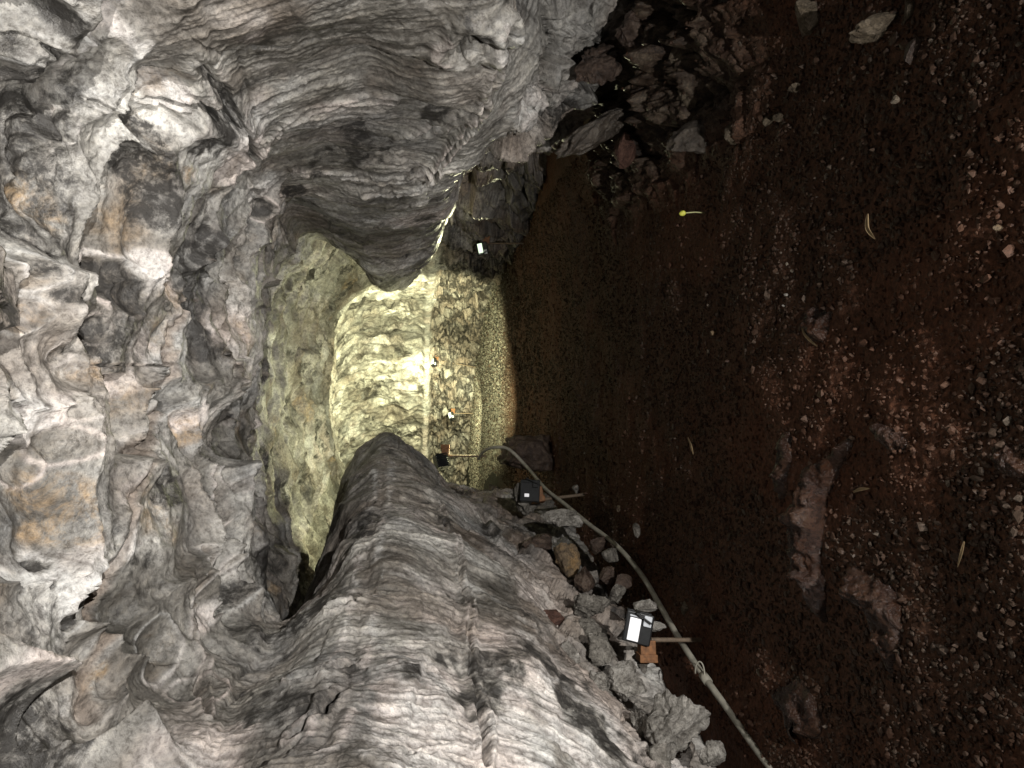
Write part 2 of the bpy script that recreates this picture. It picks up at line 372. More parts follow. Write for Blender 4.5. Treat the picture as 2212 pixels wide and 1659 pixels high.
# wobble of the surface coordinates, so no pattern follows the grid
wa = n3(BX * 1.3, BY * 1.3, BZ * 1.3, 3); wb = n3(BX * 1.3, BY * 1.3, BZ * 1.3, 8)
wc = n3(BX * 4, BY * 4, BZ * 4, 5)
sw = S2 + .22 * wa + .04 * wc; lw = L + .22 * wb - .04 * wc
wl = n3(BX * .7, BY * .7, BZ * .7, 4)
sf = S2 + .20 * wl + .035 * wa + .010 * wc; lf = L + .2 * wl          # calmer coordinates for the flow bands
edge = .35 * n3(BX * 1.7, BY * 1.7, BZ * 1.7, 12)       # ragged borders between the kinds of surface
ue = U2 + edge
ceil_w = sm(4.0, 4.7, ue) * (1 - sm(7.6, 8.3, ue)) * (1 - sm(13.6, 14.5, S2))
lowL = 1 - sm(.9, 1.45, ue - .1); lowR = sm(11.05, 11.5, ue) * sm(4.6, 5.4, S2 + .3 * wb) + sm(11.5, 12.0, ue) * (1 - sm(4.6, 5.4, S2 + .3 * wb))
low_w = np.clip(lowL + lowR, 0, 1)
flow_w = np.clip(1 - ceil_w - low_w, 0, 1)
far_w = sm(9.0, 11.5, S2)

D = .085 * f3(BX * .9, BY * .9, BZ * .9, 2, 20) + .030 * f3(BX * 3.1, BY * 3.1, BZ * 3.1, 2, 30)
# --- flow glaze: drapes and drips that hang round the swell
dr1 = n2(sf * 3.0, lf * .5, 40); dr2 = n2(sf * 9.0, lf * .9, 41); dr3 = n2(sf * 25, lf * 2.6, 42); dr4 = n2(sf * 62, lf * 7.5, 43)
rid = lambda a: 1 - np.abs(a) * 2
q1_ = sf * 2.3 + .9 * n2(sf * .7, lf * .55, 44) + .10 * n2(lf * 6, sf * 3, 37); saw1 = q1_ - np.floor(q1_)
q2_ = sf * 7.1 + 1.0 * n2(sf * 1.6, lf * .8, 38) + .14 * n2(lf * 11, sf * 7, 39); saw2 = q2_ - np.floor(q2_)
cut = lambda w: w - sm(.90, 1.0, w)                       # slow rise, sharp edge
lay = sm(-.2, .35, n3(BX * .9, BY * .9, BZ * .9, 36))
drape = .030 * dr1 + .012 * rid(dr2) * (.4 + .9 * wa) + .0085 * dr3 * (.7 + wb) + .0050 * dr4 + .036 * (cut(saw1) - .5) * (.35 + .8 * lay) + .013 * (cut(saw2) - .5) * (.3 + wb)
step = .016 * (sm(-.12, .12, np.sin((lf * 3.1 + 1.2 * n2(sf * .8, lf * .8, 45)) * 2.2)) - .5)   # shelves along the tube
c1, c2, cr, _, _ = vor(sw * 2.0, lw * 1.3, 3)
crack = sm(.055, .0, c2 - c1) * sm(-.1, .3, n2(sw * .9, lw * .9, 47))
D += flow_w * (drape + step * (1 - .4 * far_w) - .018 * crack)
tq_ = 2.6 * n2(sw * 1.5, lw * 1.9, 48) + .55 * n2(sw * 5, lw * 6, 49) + .25 * n3(BX * 14, BY * 14, BZ * 14, 46)
tf = np.floor(tq_); terr = tf + sm(.86, 1.0, tq_ - tf)
D += (.25 * flow_w + .25 * ceil_w) * .018 * (terr - .6 * tq_)
# --- ceiling: melted bowls with sharp rims, folds and blisters
b1, b2, br, bx_, by_ = vor(sw * 2.1 + .25 * n2(sw * 3, lw * 3, 50), lw * 2.1 + .25 * n2(sw * 3, lw * 3, 51), 5)
bowl = np.clip(1 - (b1 / .60) ** 4, -.35, 1) * (.25 + .9 * br[..., 2])
s1, s2_, sr, _, _ = vor(sw * 5.6, lw * 5.6, 9)
bowl2 = np.clip(1 - (s1 / .56) ** 3, 0, 1) * (.2 + .9 * sr[..., 2])
bm = sm(-.35, .35, n3(BX * .8, BY * .8, BZ * .8, 55) + .25)
fold = rid(n2(sw * 2.2, lw * .65, 56)) * .085 + rid(n2(sw * 5.4, lw * 1.9, 57)) * .030
D += ceil_w * ((-.23 * bowl * bm) * (1 - .75 * sm(5.8, 6.8, S2)) - .04 * bowl2 * sm(-.1, .4, n3(BX * 1.4, BY * 1.4, BZ * 1.4, 58)) + fold + .014 * f3(BX * 7, BY * 7, BZ * 7, 2, 60))
# --- broken rock at the foot of the walls
k1, k2, kr, kx, ky = vor(sw * 2.9, lw * 3.3, 13)
q1, q2, qr, qx, qy = vor(sw * 7.5, lw * 7.5, 17)
block = .15 * (kr[..., 2] - .5) + .22 * (kr[..., 3] - .5) * kx + .25 * (kr[..., 0] - .5) * ky - .05 * sm(.10, 0, k2 - k1)
block2 = .05 * (qr[..., 2] - .5) + .10 * (qr[..., 3] - .5) * qx + .10 * (qr[..., 0] - .5) * qy - .018 * sm(.10, 0, q2 - q1)
D += low_w * (1 - .45 * sm(5, 2, U2)) * (1 + .6 * far_w + .9 * sm(5.6, 6.4, S2) * sm(10.9, 11.3, U2)) * (1 - .55 * far_w) * (block - .05 + block2 + .02 * f3(BX * 6, BY * 6, BZ * 6, 3, 63))
D += far_w * low_w * (.10 * rid(n3(BX * 1.6, BY * 1.6, BZ * 3.0, 61)) + .05 * rid(n3(BX * 4.4, BY * 4.4, BZ * 6.5, 62)) - .06)
# --- the bead along the far right wall
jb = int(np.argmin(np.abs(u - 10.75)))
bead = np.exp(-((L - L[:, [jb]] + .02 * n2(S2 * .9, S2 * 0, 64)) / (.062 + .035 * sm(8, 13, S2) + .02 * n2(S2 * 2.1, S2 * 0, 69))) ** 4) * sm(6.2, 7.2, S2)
D *= 1 - .6 * bead
D += .13 * bead * (1 + .25 * n2(S2 * 3, L * 0, 64))
D *= 1
# --- far wall: crusty, creased in two directions
D += far_w * flow_w * (.09 * rid(n2(sw * 1.9, lw * 1.5, 65)) + .045 * rid(n2(sw * 4.5, lw * 2.6, 66)) + .02 * n2(sw * 9, lw * 9, 67)) * (1 - bead)
D += sm(5.6, 6.6, S2) * (1 - sm(12, 14, S2)) * ceil_w * (.09 * rid(n2(sw * 1.7, lw * .9, 68)) + .045 * rid(n2(sw * 4.6, lw * 1.8, 69)) + .022 * rid(n2(sw * 11, lw * 5, 71)))
fine = f3(BX * 24, BY * 24, BZ * 24, 3, 70, .6)
med = f3(BX * 11, BY * 11, BZ * 11, 2, 72, .6)
D += .0042 * fine * (1 + .3 * ceil_w + 1.0 * low_w) + .007 * np.abs(med) * (ceil_w + low_w + .5 * far_w)
PW = P0 + N0 * D[..., None]

# ---- colour zones
gn = .5 + .5 * np.clip(.30 * dr2 + .55 * dr3 + .6 * dr4 - .45 * sm(.9, 1.0, saw1) * lay, -1, 1)
gn = gn * flow_w + (1 - flow_w) * (.5 + .16 * fine)
pink = sm(.12, .5, n3(BX * 1.2, BY * 1.2, BZ * 1.2, 75))
dark = sm(.15, .85, f3(BX * 1.5, BY * 1.5, BZ * 1.5, 5, 80, .66)) * .9
dark = np.maximum(dark, ceil_w * bm * sm(.62, .95, br[..., 1]) * sm(.56, .40, b1) * .75)  # shade inside some of the bowls, painted in
ochre = ceil_w * sm(.38, .8, f3(BX * 1.7, BY * 1.7, BZ * 1.7, 3, 85)) * .5
pale = sm(.22, .75, f3(BX * 1.0, BY * 1.0, BZ * 1.0, 4, 90, .6)) * (.55 * flow_w + .65 * ceil_w + .25 * low_w)
rag = f3(BX * 4.5, BY * 4.5, BZ * 4.5, 4, 95, .65)
_sd = PW[..., 1]; _sx = HX + F * (H - PW[..., 2]) / np.maximum(_sd, .3); _sy = CY - F * PW[..., 0] / np.maximum(_sd, .3); _sp = P0
_ok = (_sd > 1.6) & (S2 < 26)
def snap(px, py):
    """point of the rock that lies nearest along that line of sight"""
    for r in (7, 14, 40):
        msk = _ok & (np.abs(_sx - px) < r) & (np.abs(_sy - py) < r)
        if msk.any():
            d = np.where(msk, _sd, 99.); i = np.unravel_index(np.argmin(d), d.shape); p = _sp[i]
            return Vector((float(p[0]), float(p[1]), float(p[2])))
    return ray(px, py, 4)
def patch(px, py, rpx, sx=1.0, amt=.9, soft=.35):
    c = snap(px, py); r = rpx * c.y / F
    d = np.sqrt((BX - c.x) ** 2 + ((BY - c.y) / sx) ** 2 + (BZ - c.z) ** 2) / r
    return amt * sm(1 + soft, 1 - soft, d + .5 * rag)
for a in [(390, 470, 50), (314, 345, 62), (330, 400, 40), (367, 1052, 42), (370, 1010, 24), (490, 1269, 44), (950, 250, 34), (890, 1440, 26), (60, 1570, 100), (130, 1620, 70),
          (180, 640, 22), (560, 452, 20), (640, 420, 30), (1000, 1060, 34), (1060, 1130, 30), (720, 1290, 16), (700, 1510, 22), (760, 360, 26), (150, 60, 40), (25, 250, 60), (1090, 1010, 30)]:
    dark = np.maximum(dark, patch(a[0], a[1], a[2], 1.4))  # stains, plus painted shade of the deep pockets
for a in [(60, 690, 40), (45, 430, 42), (120, 470, 30), (410, 382, 20), (180, 1130, 40), (390, 930, 34), (210, 1460, 22), (90, 1060, 40), (200, 800, 26)]:
    ochre = np.maximum(ochre, patch(a[0], a[1], a[2], 1.3, .8))
for a in [(140, 1300, 90), (130, 1420, 60), (320, 580, 42), (395, 640, 34), (250, 800, 62), (420, 900, 34), (300, 1180, 36), (440, 1330, 30), (980, 1580, 150), (430, 720, 50), (560, 400, 30), (1150, 240, 46), (240, 130, 70), (330, 760, 40),
          (1230, 1500, 170), (1080, 1560, 160), (1400, 1600, 140), (1100, 1400, 100), (1180, 1290, 60), (137, 1523, 12), (330, 180, 40), (60, 900, 50)]:
    pale = np.maximum(pale, patch(a[0], a[1], a[2], 1.4, .75))
pale = pale * (1 - sm(.4, .8, dark)); pale = np.maximum(pale, patch(137, 1523, 12, 1.2, .9))
flat = dict(X=BX.ravel(), Y=BY.ravel(), Z=BZ.ravel(), rag=rag.ravel(), wa=wa.ravel(), wc=wc.ravel())
PF = PW.reshape(-1, 3); NF = N0.reshape(-1, 3)
dark, ochre, pale = dark.astype(np.float32).copy(), ochre.astype(np.float32).copy(), pale.astype(np.float32).copy()
brown_line = np.zeros_like(dark)
dF, oF, pF, bF = dark.ravel(), ochre.ravel(), pale.ravel(), brown_line.ravel()
def near(pts, m):
    lo = np.min([p[:] for p in pts], 0) - m; hi = np.max([p[:] for p in pts], 0) + m
    return np.nonzero((flat['X'] > lo[0]) & (flat['X'] < hi[0]) & (flat['Y'] > lo[1]) & (flat['Y'] < hi[1]) & (flat['Z'] > lo[2]) & (flat['Z'] < hi[2]))[0]
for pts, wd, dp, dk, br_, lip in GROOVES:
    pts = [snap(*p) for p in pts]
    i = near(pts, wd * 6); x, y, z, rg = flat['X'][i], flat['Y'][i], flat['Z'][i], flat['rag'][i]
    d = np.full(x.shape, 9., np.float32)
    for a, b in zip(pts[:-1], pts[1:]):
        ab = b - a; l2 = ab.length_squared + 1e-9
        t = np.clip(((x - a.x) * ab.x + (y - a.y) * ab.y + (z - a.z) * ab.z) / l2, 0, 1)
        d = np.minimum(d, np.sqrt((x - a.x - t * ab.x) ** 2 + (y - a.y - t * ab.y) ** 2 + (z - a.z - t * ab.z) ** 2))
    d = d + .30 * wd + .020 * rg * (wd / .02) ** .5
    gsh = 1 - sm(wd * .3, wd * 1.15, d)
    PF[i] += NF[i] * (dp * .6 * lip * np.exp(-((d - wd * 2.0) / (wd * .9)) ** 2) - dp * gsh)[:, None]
    dF[i] = np.maximum(dF[i], dk * (1 - sm(wd * .4, wd * 1.3, d))); bF[i] = np.maximum(bF[i], br_ * (1 - sm(wd * .6, wd * 2.2, d)))  # crease shade and dark streaks painted into the colour
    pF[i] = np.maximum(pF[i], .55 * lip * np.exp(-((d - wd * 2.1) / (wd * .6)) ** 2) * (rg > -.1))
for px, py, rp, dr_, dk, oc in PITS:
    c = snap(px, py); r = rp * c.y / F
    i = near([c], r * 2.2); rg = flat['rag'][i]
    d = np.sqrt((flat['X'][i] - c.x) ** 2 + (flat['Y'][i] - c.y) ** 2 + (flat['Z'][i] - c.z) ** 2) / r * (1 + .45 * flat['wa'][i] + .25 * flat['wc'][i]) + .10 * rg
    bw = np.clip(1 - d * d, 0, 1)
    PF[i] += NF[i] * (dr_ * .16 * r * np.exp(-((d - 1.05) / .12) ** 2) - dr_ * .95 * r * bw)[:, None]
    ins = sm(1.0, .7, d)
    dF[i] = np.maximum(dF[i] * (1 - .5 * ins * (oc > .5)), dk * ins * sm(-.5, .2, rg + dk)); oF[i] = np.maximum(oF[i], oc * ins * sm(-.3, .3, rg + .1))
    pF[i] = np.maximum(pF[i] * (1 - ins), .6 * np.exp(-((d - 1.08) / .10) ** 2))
PW = PF.reshape(PW.shape)
dark = np.maximum(dark, far_w * low_w * sm(-.5, .25, rag + .5 * wc) * .9); brown_line = np.maximum(brown_line, .35 * far_w * low_w)  # dark mask stands in for shaded holes of the far base
lowbrown = low_w * sm(-.2, .5, n3(BX * 2.2, BY * 2.2, BZ * 2.2, 99))
pale = np.maximum(pale, (.8 - .2 * far_w) * bead); dark = dark * (1 - bead)  # bead painted pale for the lamplight it catches
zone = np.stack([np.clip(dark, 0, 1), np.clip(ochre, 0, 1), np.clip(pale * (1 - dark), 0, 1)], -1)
grain = np.stack([np.clip(gn - .25 * crack, 0, 1), np.clip(pink * .38 + lowbrown + brown_line, 0, 1), np.zeros_like(gn)], -1)

M_lava = lava_mat('lava_rock')
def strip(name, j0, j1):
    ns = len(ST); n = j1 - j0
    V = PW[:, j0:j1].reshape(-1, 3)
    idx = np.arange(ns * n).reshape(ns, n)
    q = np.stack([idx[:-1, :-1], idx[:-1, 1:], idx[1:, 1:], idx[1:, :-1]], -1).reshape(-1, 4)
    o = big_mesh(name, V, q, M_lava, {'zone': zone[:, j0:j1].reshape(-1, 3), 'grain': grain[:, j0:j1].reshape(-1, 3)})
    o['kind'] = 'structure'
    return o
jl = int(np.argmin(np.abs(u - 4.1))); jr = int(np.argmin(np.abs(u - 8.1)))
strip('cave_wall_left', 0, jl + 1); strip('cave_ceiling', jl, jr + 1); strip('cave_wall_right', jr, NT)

# the tube goes on behind the viewer and past the bend; rock closes it there
def end_wall(k):
    ring = PW[k, ::20]; c = ring.mean(0)
    V = np.concatenate([ring, c[None]]); n = len(ring)
    o = link_mesh('cave_end', V, [(i, (i + 1) % n, n) for i in range(n)], M_lava)
    o['kind'] = 'structure'
end_wall(0); end_wall(len(ST) - 1)

# ------------------------------------------------------------------ ground
def ground_h(X, Y, off):
    z = .030 * f2(X * .9, Y * .9, 3, 110) + .012 * f2(X * 4, Y * 4, 3, 115)
    z = z + .10 * sm(1.2, 2.0, off) * (1 - sm(10.5, 13, Y)) + .05 * sm(-1.1, -1.8, off)
    bw_ = sm(3.0, 3.9, Y) * (1 - sm(5.6, 6.6, Y))
    a1, a2, ar, ax, ay = vor(X * 3.4, Y * 3.0, 31); e1, e2, er, ex, ey = vor(X * 9, Y * 9, 33)
    hb = sm(1.02, 1.75, off + .16 * n2(X * 2.5, Y * 2.5, 34)) * bw_
    z = z - .08 * hb + hb * (.06 + .17 * ar[..., 2] + .20 * (ar[..., 0] - .5) * ax + .20 * (ar[..., 1] - .5) * ay + .10 * f2(X * 5, Y * 5, 5, 36, .6) + .09 * (er[..., 2] - .5) - .10 * sm(.12, 0, a2 - a1))
    return z
gs = [-3.5, -2, -1, 0, 1]; y = 1.5
while y < 14: gs.append(y); y += max(.006, .0030 * y)
while y < 14 + 9.5 * math.radians(62): gs.append(y); y += .05
gs += list(np.linspace(y, 14 + 9.5 * math.radians(94), 12))
GS = np.array(gs); GO = np.linspace(-3.2, 3.0, 620)
gS, gO = [a.astype(np.float32) for a in np.meshgrid(GS, GO, indexing='ij')]
gX, gY, _ = frame_pts(gS, gO, 0)
gX = gX.astype(np.float32); gY = gY.astype(np.float32)
gZ = ground_h(gX, gY, gO)
v1, v2, vr, _, _ = vor(gX * 28, gY * 28, 21)
gZ = gZ + .006 * (vr[..., 2] - .3) * np.clip(1 - (v1 / .5) ** 2, 0, 1) + .003 * f2(gX * 40, gY * 40, 2, 118)
soil = sm(-.15, .35, f2(gX * 1.1, gY * .7, 3, 120))
bank = sm(1.02, 1.6, gO) * sm(3.0, 3.9, gY) * (1 - sm(5.6, 6.6, gY))
mud = np.clip(soil - .8 * sm(11, 15, gS), 0, 1)
gcol = np.stack([mud * (1 - bank), sm(.1, .5, f2(gX * 2.5, gY * 2.5, 3, 123)) * (1 - sm(11, 14, gS)), bank], -1)
gfar = np.stack([sm(12, 14.5, gS)] * 3, -1)
m, nt, bs = new_mat('red_cinder_soil')
tc = nd(nt, 'ShaderNodeTexCoord').outputs['Object']
at = nd(nt, 'ShaderNodeAttribute', attribute_name='zone'); sp = nd(nt, 'ShaderNodeSeparateColor'); nt.links.new(at.outputs['Color'], sp.inputs[0])
c = mix(nt, sp.outputs[0], (.080, .041, .025), (.094, .041, .023))
c = mix(nt, mth(nt, 'MULTIPLY', sp.outputs[1], .5), c, (.10, .05, .031))
bk = noise(nt, 9, 8, .7, .6, tc)
c = mix(nt, sp.outputs[2], c, ramp(nt, bk.outputs[0], [(.36, (.018, .012, .009)), (.5, (.048, .034, .025)), (.62, (.10, .08, .06))]).outputs[0])
at3 = nd(nt, 'ShaderNodeAttribute', attribute_name='far'); sp3 = nd(nt, 'ShaderNodeSeparateColor'); nt.links.new(at3.outputs['Color'], sp3.inputs[0])
c = mix(nt, sp3.outputs[0], c, (.035, .034, .027))
fn = noise(nt, 60, 6, .75, .2, tc)
c = mix(nt, .9, c, ramp(nt, fn.outputs[0], [(.35, (.35, .33, .32)), (.5, (1, 1, 1)), (.66, (1.9, 1.8, 1.7))]).outputs[0], 'MULTIPLY')
nt.links.new(c, bs.inputs['Base Color']); bs.inputs['Specular IOR Level'].default_value = .22
rgh = nd(nt, 'ShaderNodeMapRange'); nt.links.new(sp.outputs[2], rgh.inputs[0]); rgh.inputs[3].default_value = .8; rgh.inputs[4].default_value = .36; nt.links.new(rgh.outputs[0], bs.inputs['Roughness'])
bb = nd(nt, 'ShaderNodeBump'); bb.inputs['Strength'].default_value = .8; bb.inputs['Distance'].default_value = .01
nt.links.new(fn.outputs[0], bb.inputs['Height']); nt.links.new(bb.outputs[0], bs.inputs['Normal'])
ng, no = gX.shape; idx = np.arange(ng * no).reshape(ng, no)
q = np.stack([idx[:-1, :-1], idx[:-1, 1:], idx[1:, 1:], idx[1:, :-1]], -1).reshape(-1, 4)[:, ::-1]
g = big_mesh('ground', np.stack([gX, gY, gZ], -1).reshape(-1, 3), q, m, {'zone': gcol.reshape(-1, 3), 'far': gfar.reshape(-1, 3)})
g['kind'] = 'structure'

# ------------------------------------------------------------------ gravel
bmi = bmesh.new(); bmesh.ops.create_icosphere(bmi, subdivisions=1, radius=1)
ICO_V = np.array([v.co[:] for v in bmi.verts], np.float32); ICO_F = np.array([[v.index for v in f.verts] for f in bmi.faces]); bmi.free()
NP = 125000
R = np.random.RandomState(11)
Yp = 1.75 * (22.5 / 1.75) ** (R.rand(NP) ** 1.05)
Op = R.uniform(-1.75, 2.15, NP)
Xp, Yq, _ = frame_pts(Yp, Op, 0)
den = f2(Xp * 1.1, Yq * .7, 3, 120)
keep = (R.rand(NP) < 1 - .7 * sm(1.15, 1.5, Op) * sm(3.0, 3.9, Yp) * (1 - sm(5.6, 6.6, Yp))) & (R.rand(NP) < np.clip(.5 * sm(11, 15, Yp) + .95 - .75 * sm(-.1, .4, den) + .35 * sm(.7, 1.3, np.abs(Op)), .50, 1))
Xp, Yq, Op, Yp = Xp[keep], Yq[keep], Op[keep], Yp[keep]; NP = len(Xp)
sz = np.exp(R.randn(NP) * .42) * .0047 * (1 + 1.1 * sm(6, 16, Yp)); sz = np.clip(sz, .0028, np.where(Yp < 7, .015, .034))
zp = ground_h(Xp.astype(np.float32), Yq.astype(np.float32), Op.astype(np.float32))
sc = sz[:, None] * (1 + .35 * R.randn(NP, 3)).clip(.5, 1.7) * np.array([1, 1, .8])
ang = R.rand(NP) * 6.283
V = ICO_V[None] * (1 + .22 * R.randn(NP, len(ICO_V), 1)) * sc[:, None, :]
ca, sa = np.cos(ang)[:, None], np.sin(ang)[:, None]
V = np.stack([V[..., 0] * ca - V[..., 1] * sa, V[..., 0] * sa + V[..., 1] * ca, V[..., 2]], -1)
V += np.stack([Xp, Yq, zp + sc[:, 2] * .45], -1)[:, None]
tone = R.rand(NP)
tone = np.clip(tone + .55 * sm(12, 15, Yp) * R.rand(NP), 0, .999)
farp = sm(12, 15, Yp)
pc = np.stack([tone, farp * R.rand(NP), sm(-.1, .4, den[keep]) * (1 - sm(11, 15, Yp))], -1)
pcv = np.repeat(pc[:, None], len(ICO_V), 1).reshape(-1, 3)
fc = (ICO_F[None] + (np.arange(NP) * len(ICO_V))[:, None, None]).reshape(-1, 3)
m, nt, bs = new_mat('gravel_stone')
at = nd(nt, 'ShaderNodeAttribute', attribute_name='zone'); sp = nd(nt, 'ShaderNodeSeparateColor'); nt.links.new(at.outputs['Color'], sp.inputs[0])
c = ramp(nt, sp.outputs[0], [(0, (.034, .018, .011)), (.5, (.050, .029, .019)), (.80, (.060, .041, .029)), (.95, (.072, .053, .040)), (.994, (.09, .072, .056)), (1, (.22, .19, .15))]).outputs[0]
c = mix(nt, mth(nt, 'MULTIPLY', sp.outputs[2], .6), c, (.09, .044, .027))
c = mix(nt, sp.outputs[1], c, (.16, .155, .13))
tc = nd(nt, 'ShaderNodeTexCoord').outputs['Object']
fn = noise(nt, 150, 4, .7, 0, tc)
c = mix(nt, .7, c, ramp(nt, fn.outputs[0], [(.35, (.5, .5, .5)), (.65, (1.4, 1.4, 1.4))]).outputs[0], 'MULTIPLY')
nt.links.new(c, bs.inputs['Base Color']); bs.inputs['Roughness'].default_value = .6; bs.inputs['Specular IOR Level'].default_value = .2
g = big_mesh('gravel', V.reshape(-1, 3), fc, m, {'zone': pcv}, smooth=False)
g['kind'] = 'stuff'
tag(g, 'grey and brown cinder gravel scattered over the red cave floor', 'gravel')

# ------------------------------------------------------------------ loose rocks
M_grey = stone_mat('grey_lava_stone', [(.06, .053, .046), (.16, .148, .128), (.30, .28, .25)])
M_pale = stone_mat('pale_crusted_stone', [(.09, .08, .068), (.26, .245, .22), (.44, .42, .385)])
M_brown = stone_mat('brown_lava_stone', [(.028, .018, .013), (.07, .046, .034), (.13, .095, .072)], rough=.42, spec=.5)
M_tan = stone_mat('tan_lava_stone', [(.06, .043, .027), (.12, .095, .064), (.19, .155, .115)])
M_ochre = stone_mat('ochre_lava_stone', [(.08, .058, .04), (.17, .125, .078), (.28, .18, .085)])
M_wet = stone_mat('wet_red_lava', [(.022, .0085, .004), (.034, .0145, .0075), (.046, .022, .012)], rough=.24, scale=5, spec=.5, bump=.2)
M_wetgrey = stone_mat('damp_grey_lava', [(.035, .027, .021), (.08, .066, .052), (.14, .12, .098)], rough=.32, scale=7, spec=.6, bump=.5)
M_red = stone_mat('red_block_stone', [(.06, .03, .022), (.10, .05, .036), (.14, .075, .055)], scale=14)

def rock_mesh(size, seed, facets=9, rough=.10, sub=5):
    """angular boulder: a ball cut by random planes, then roughened"""
    r = np.random.RandomState(seed)
    b = bmesh.new(); bmesh.ops.create_icosphere(b, subdivisions=sub, radius=1)
    V = np.array([v.co[:] for v in b.verts], np.float32); Fc = [[v.index for v in f.verts] for f in b.faces]; b.free()
    for _ in range(facets):
        n = r.randn(3); n /= np.linalg.norm(n); d = r.uniform(.34, .78)
        t = V @ n - d; V = V - np.where(t > 0, t * .93, 0)[:, None] * n
    nn = V / (np.linalg.norm(V, axis=1)[:, None] + 1e-6)
    x, y_, z = (V * 1.0 + seed * 3.3).T
    V = V + nn * (rough * 1.3 * f3(x * 1.6, y_ * 1.6, z * 1.6, 5, seed % 50, .62))[:, None]
    ext = np.abs(V).max(0)
    return V / ext * np.array(size) / 2, Fc
ROCKS = []
def rock(name, px, py, Y, w, h, mat, label, cat='rock', group=None, depth=None, seed=None, tilt=0., facets=9, rough=.10, yaw=0.):
    """w, h: width (across) and height in photo px at depth Y"""
    k = Y / F * (1.2 if group == GR else 1.0); seed = seed if seed is not None else len(ROCKS) + 200
    dep = (depth if depth is not None else (w + h) * .45) * k
    V, Fc = rock_mesh((w * k, dep, h * k), seed, facets, rough)
    o = link_mesh(name, V, Fc, mat)
    o.location = ray(px, py, Y); o.rotation_euler = (0, tilt, yaw)
    tag(o, label, cat, group); ROCKS.append(o)
    return o
GR = 'fallen rocks along the right wall'
GL = 'rocks heaped along the left wall'
# right side rubble  (photo x, y)
rock('boulder', 1288, 140, 4.75, 95, 92, M_brown, 'brown knobbly boulder at the head of the right rubble, under the overhang', 'boulder', GR, facets=12, rough=.2)
rock('rock_slab', 1305, 265, 5.05, 62, 205, M_wetgrey, 'long damp grey slab leaning down the right rubble towards the gravel', 'slab', GR, tilt=math.radians(-32), facets=8, depth=90, rough=.14)
rock('rock', 1345, 330, 5.0, 70, 50, M_red, 'dark red rock at the lower tip of the long leaning slab', 'rock', GR, facets=10)
rock('rock', 1415, 165, 4.55, 62, 66, M_brown, 'reddish brown rock wedged between the knobbly boulder and the tan block', 'rock', GR, facets=10, rough=.16)
rock('boulder', 1365, 70, 4.5, 90, 80, M_brown, 'dark boulder in shadow above the reddish wedged rock', 'boulder', GR, rough=.16)
rock('rock_block', 1502, 122, 4.15, 70, 92, M_tan, 'smooth tan block standing upright in the right rubble', 'block', GR, tilt=.35, facets=7, rough=.05)
rock('rock', 1512, 212, 4.2, 82, 76, M_tan, 'brown hollowed rock just below the smooth tan block', 'rock', GR, facets=10, rough=.2)
rock('rock_slab', 1515, 305, 4.1, 80, 118, M_wetgrey, 'wet grey brown slab sliding out of the right rubble onto gravel', 'slab', GR, tilt=-.2, facets=9, rough=.14)
rock('rock', 1600, 278, 3.65, 46, 66, M_tan, 'tan lump on the gravel to the near side of the wet slab', 'rock', GR, facets=8, tilt=-.6)
rock('rock', 1580, 182, 3.8, 34, 34, M_tan, 'small tan rock in the dark hollow beside the hollowed rock', 'rock', GR)
rock('rock', 1577, 226, 3.8, 44, 40, M_brown, 'small brown rock between the tan lump and the hollowed rock', 'rock', GR)
rock('rock', 1624, 118, 3.6, 36, 44, M_grey, 'small grey rock above the dark red hollow of the floor', 'rock', GR)
rock('rock_flake', 1358, 377, 5.45, 30, 40, M_tan, 'thin tan flake lying at the foot of the leaning slab', 'stone', GR, depth=10, facets=8)
rock('rock_flake', 1398, 374, 5.1, 26, 36, M_brown, 'thin brown flake beside the tan flake', 'stone', GR, depth=9, facets=8)
rock('rock', 1578, 14, 3.55, 52, 60, M_grey, 'grey knotted rock at the edge of the photo above the right rubble', 'rock', GR, rough=.2)
rock('rock', 1530, 20, 3.7, 40, 50, M_grey, 'lumpy grey rock behind the knotted rock at the photo edge', 'rock', GR, rough=.2)
rock('rock', 1745, 40, 2.95, 50, 80, M_tan, 'brownish grey wedge of rock pointing into the gravel', 'rock', GR, tilt=.5, facets=8)
rock('rock', 1895, 60, 2.5, 42, 110, M_tan, 'long pale tan splinter of rock pointing down the gravel', 'rock', GR, tilt=-.15, facets=9)
rock('rock', 1975, 18, 2.4, 70, 50, M_tan, 'tan rock at the photo edge nearest the viewer', 'rock', GR)
rock('rock', 1972, 108, 2.35, 58, 22, M_brown, 'narrow brown stone below the tan rock nearest the viewer', 'rock', GR, tilt=.2)
for i, (x, y_, s, lab) in enumerate([(1680, 255, 20, 'pinkish tan cobble on the gravel beyond the tan lump'), (1660, 262, 22, 'reddish cobble touching the pinkish tan one'), (1714, 190, 22, 'pale tan cobble with a bright edge near the dark hollow'),
                                   (1932, 215, 18, 'mustard cobble alone on the right gravel')]):
    p = gp(x, y_, .06); rock('cobble', x, y_, p.y, s, s * 1.15, M_tan, lab, 'cobble', 'cobbles lying on the gravel', facets=6, rough=.05)
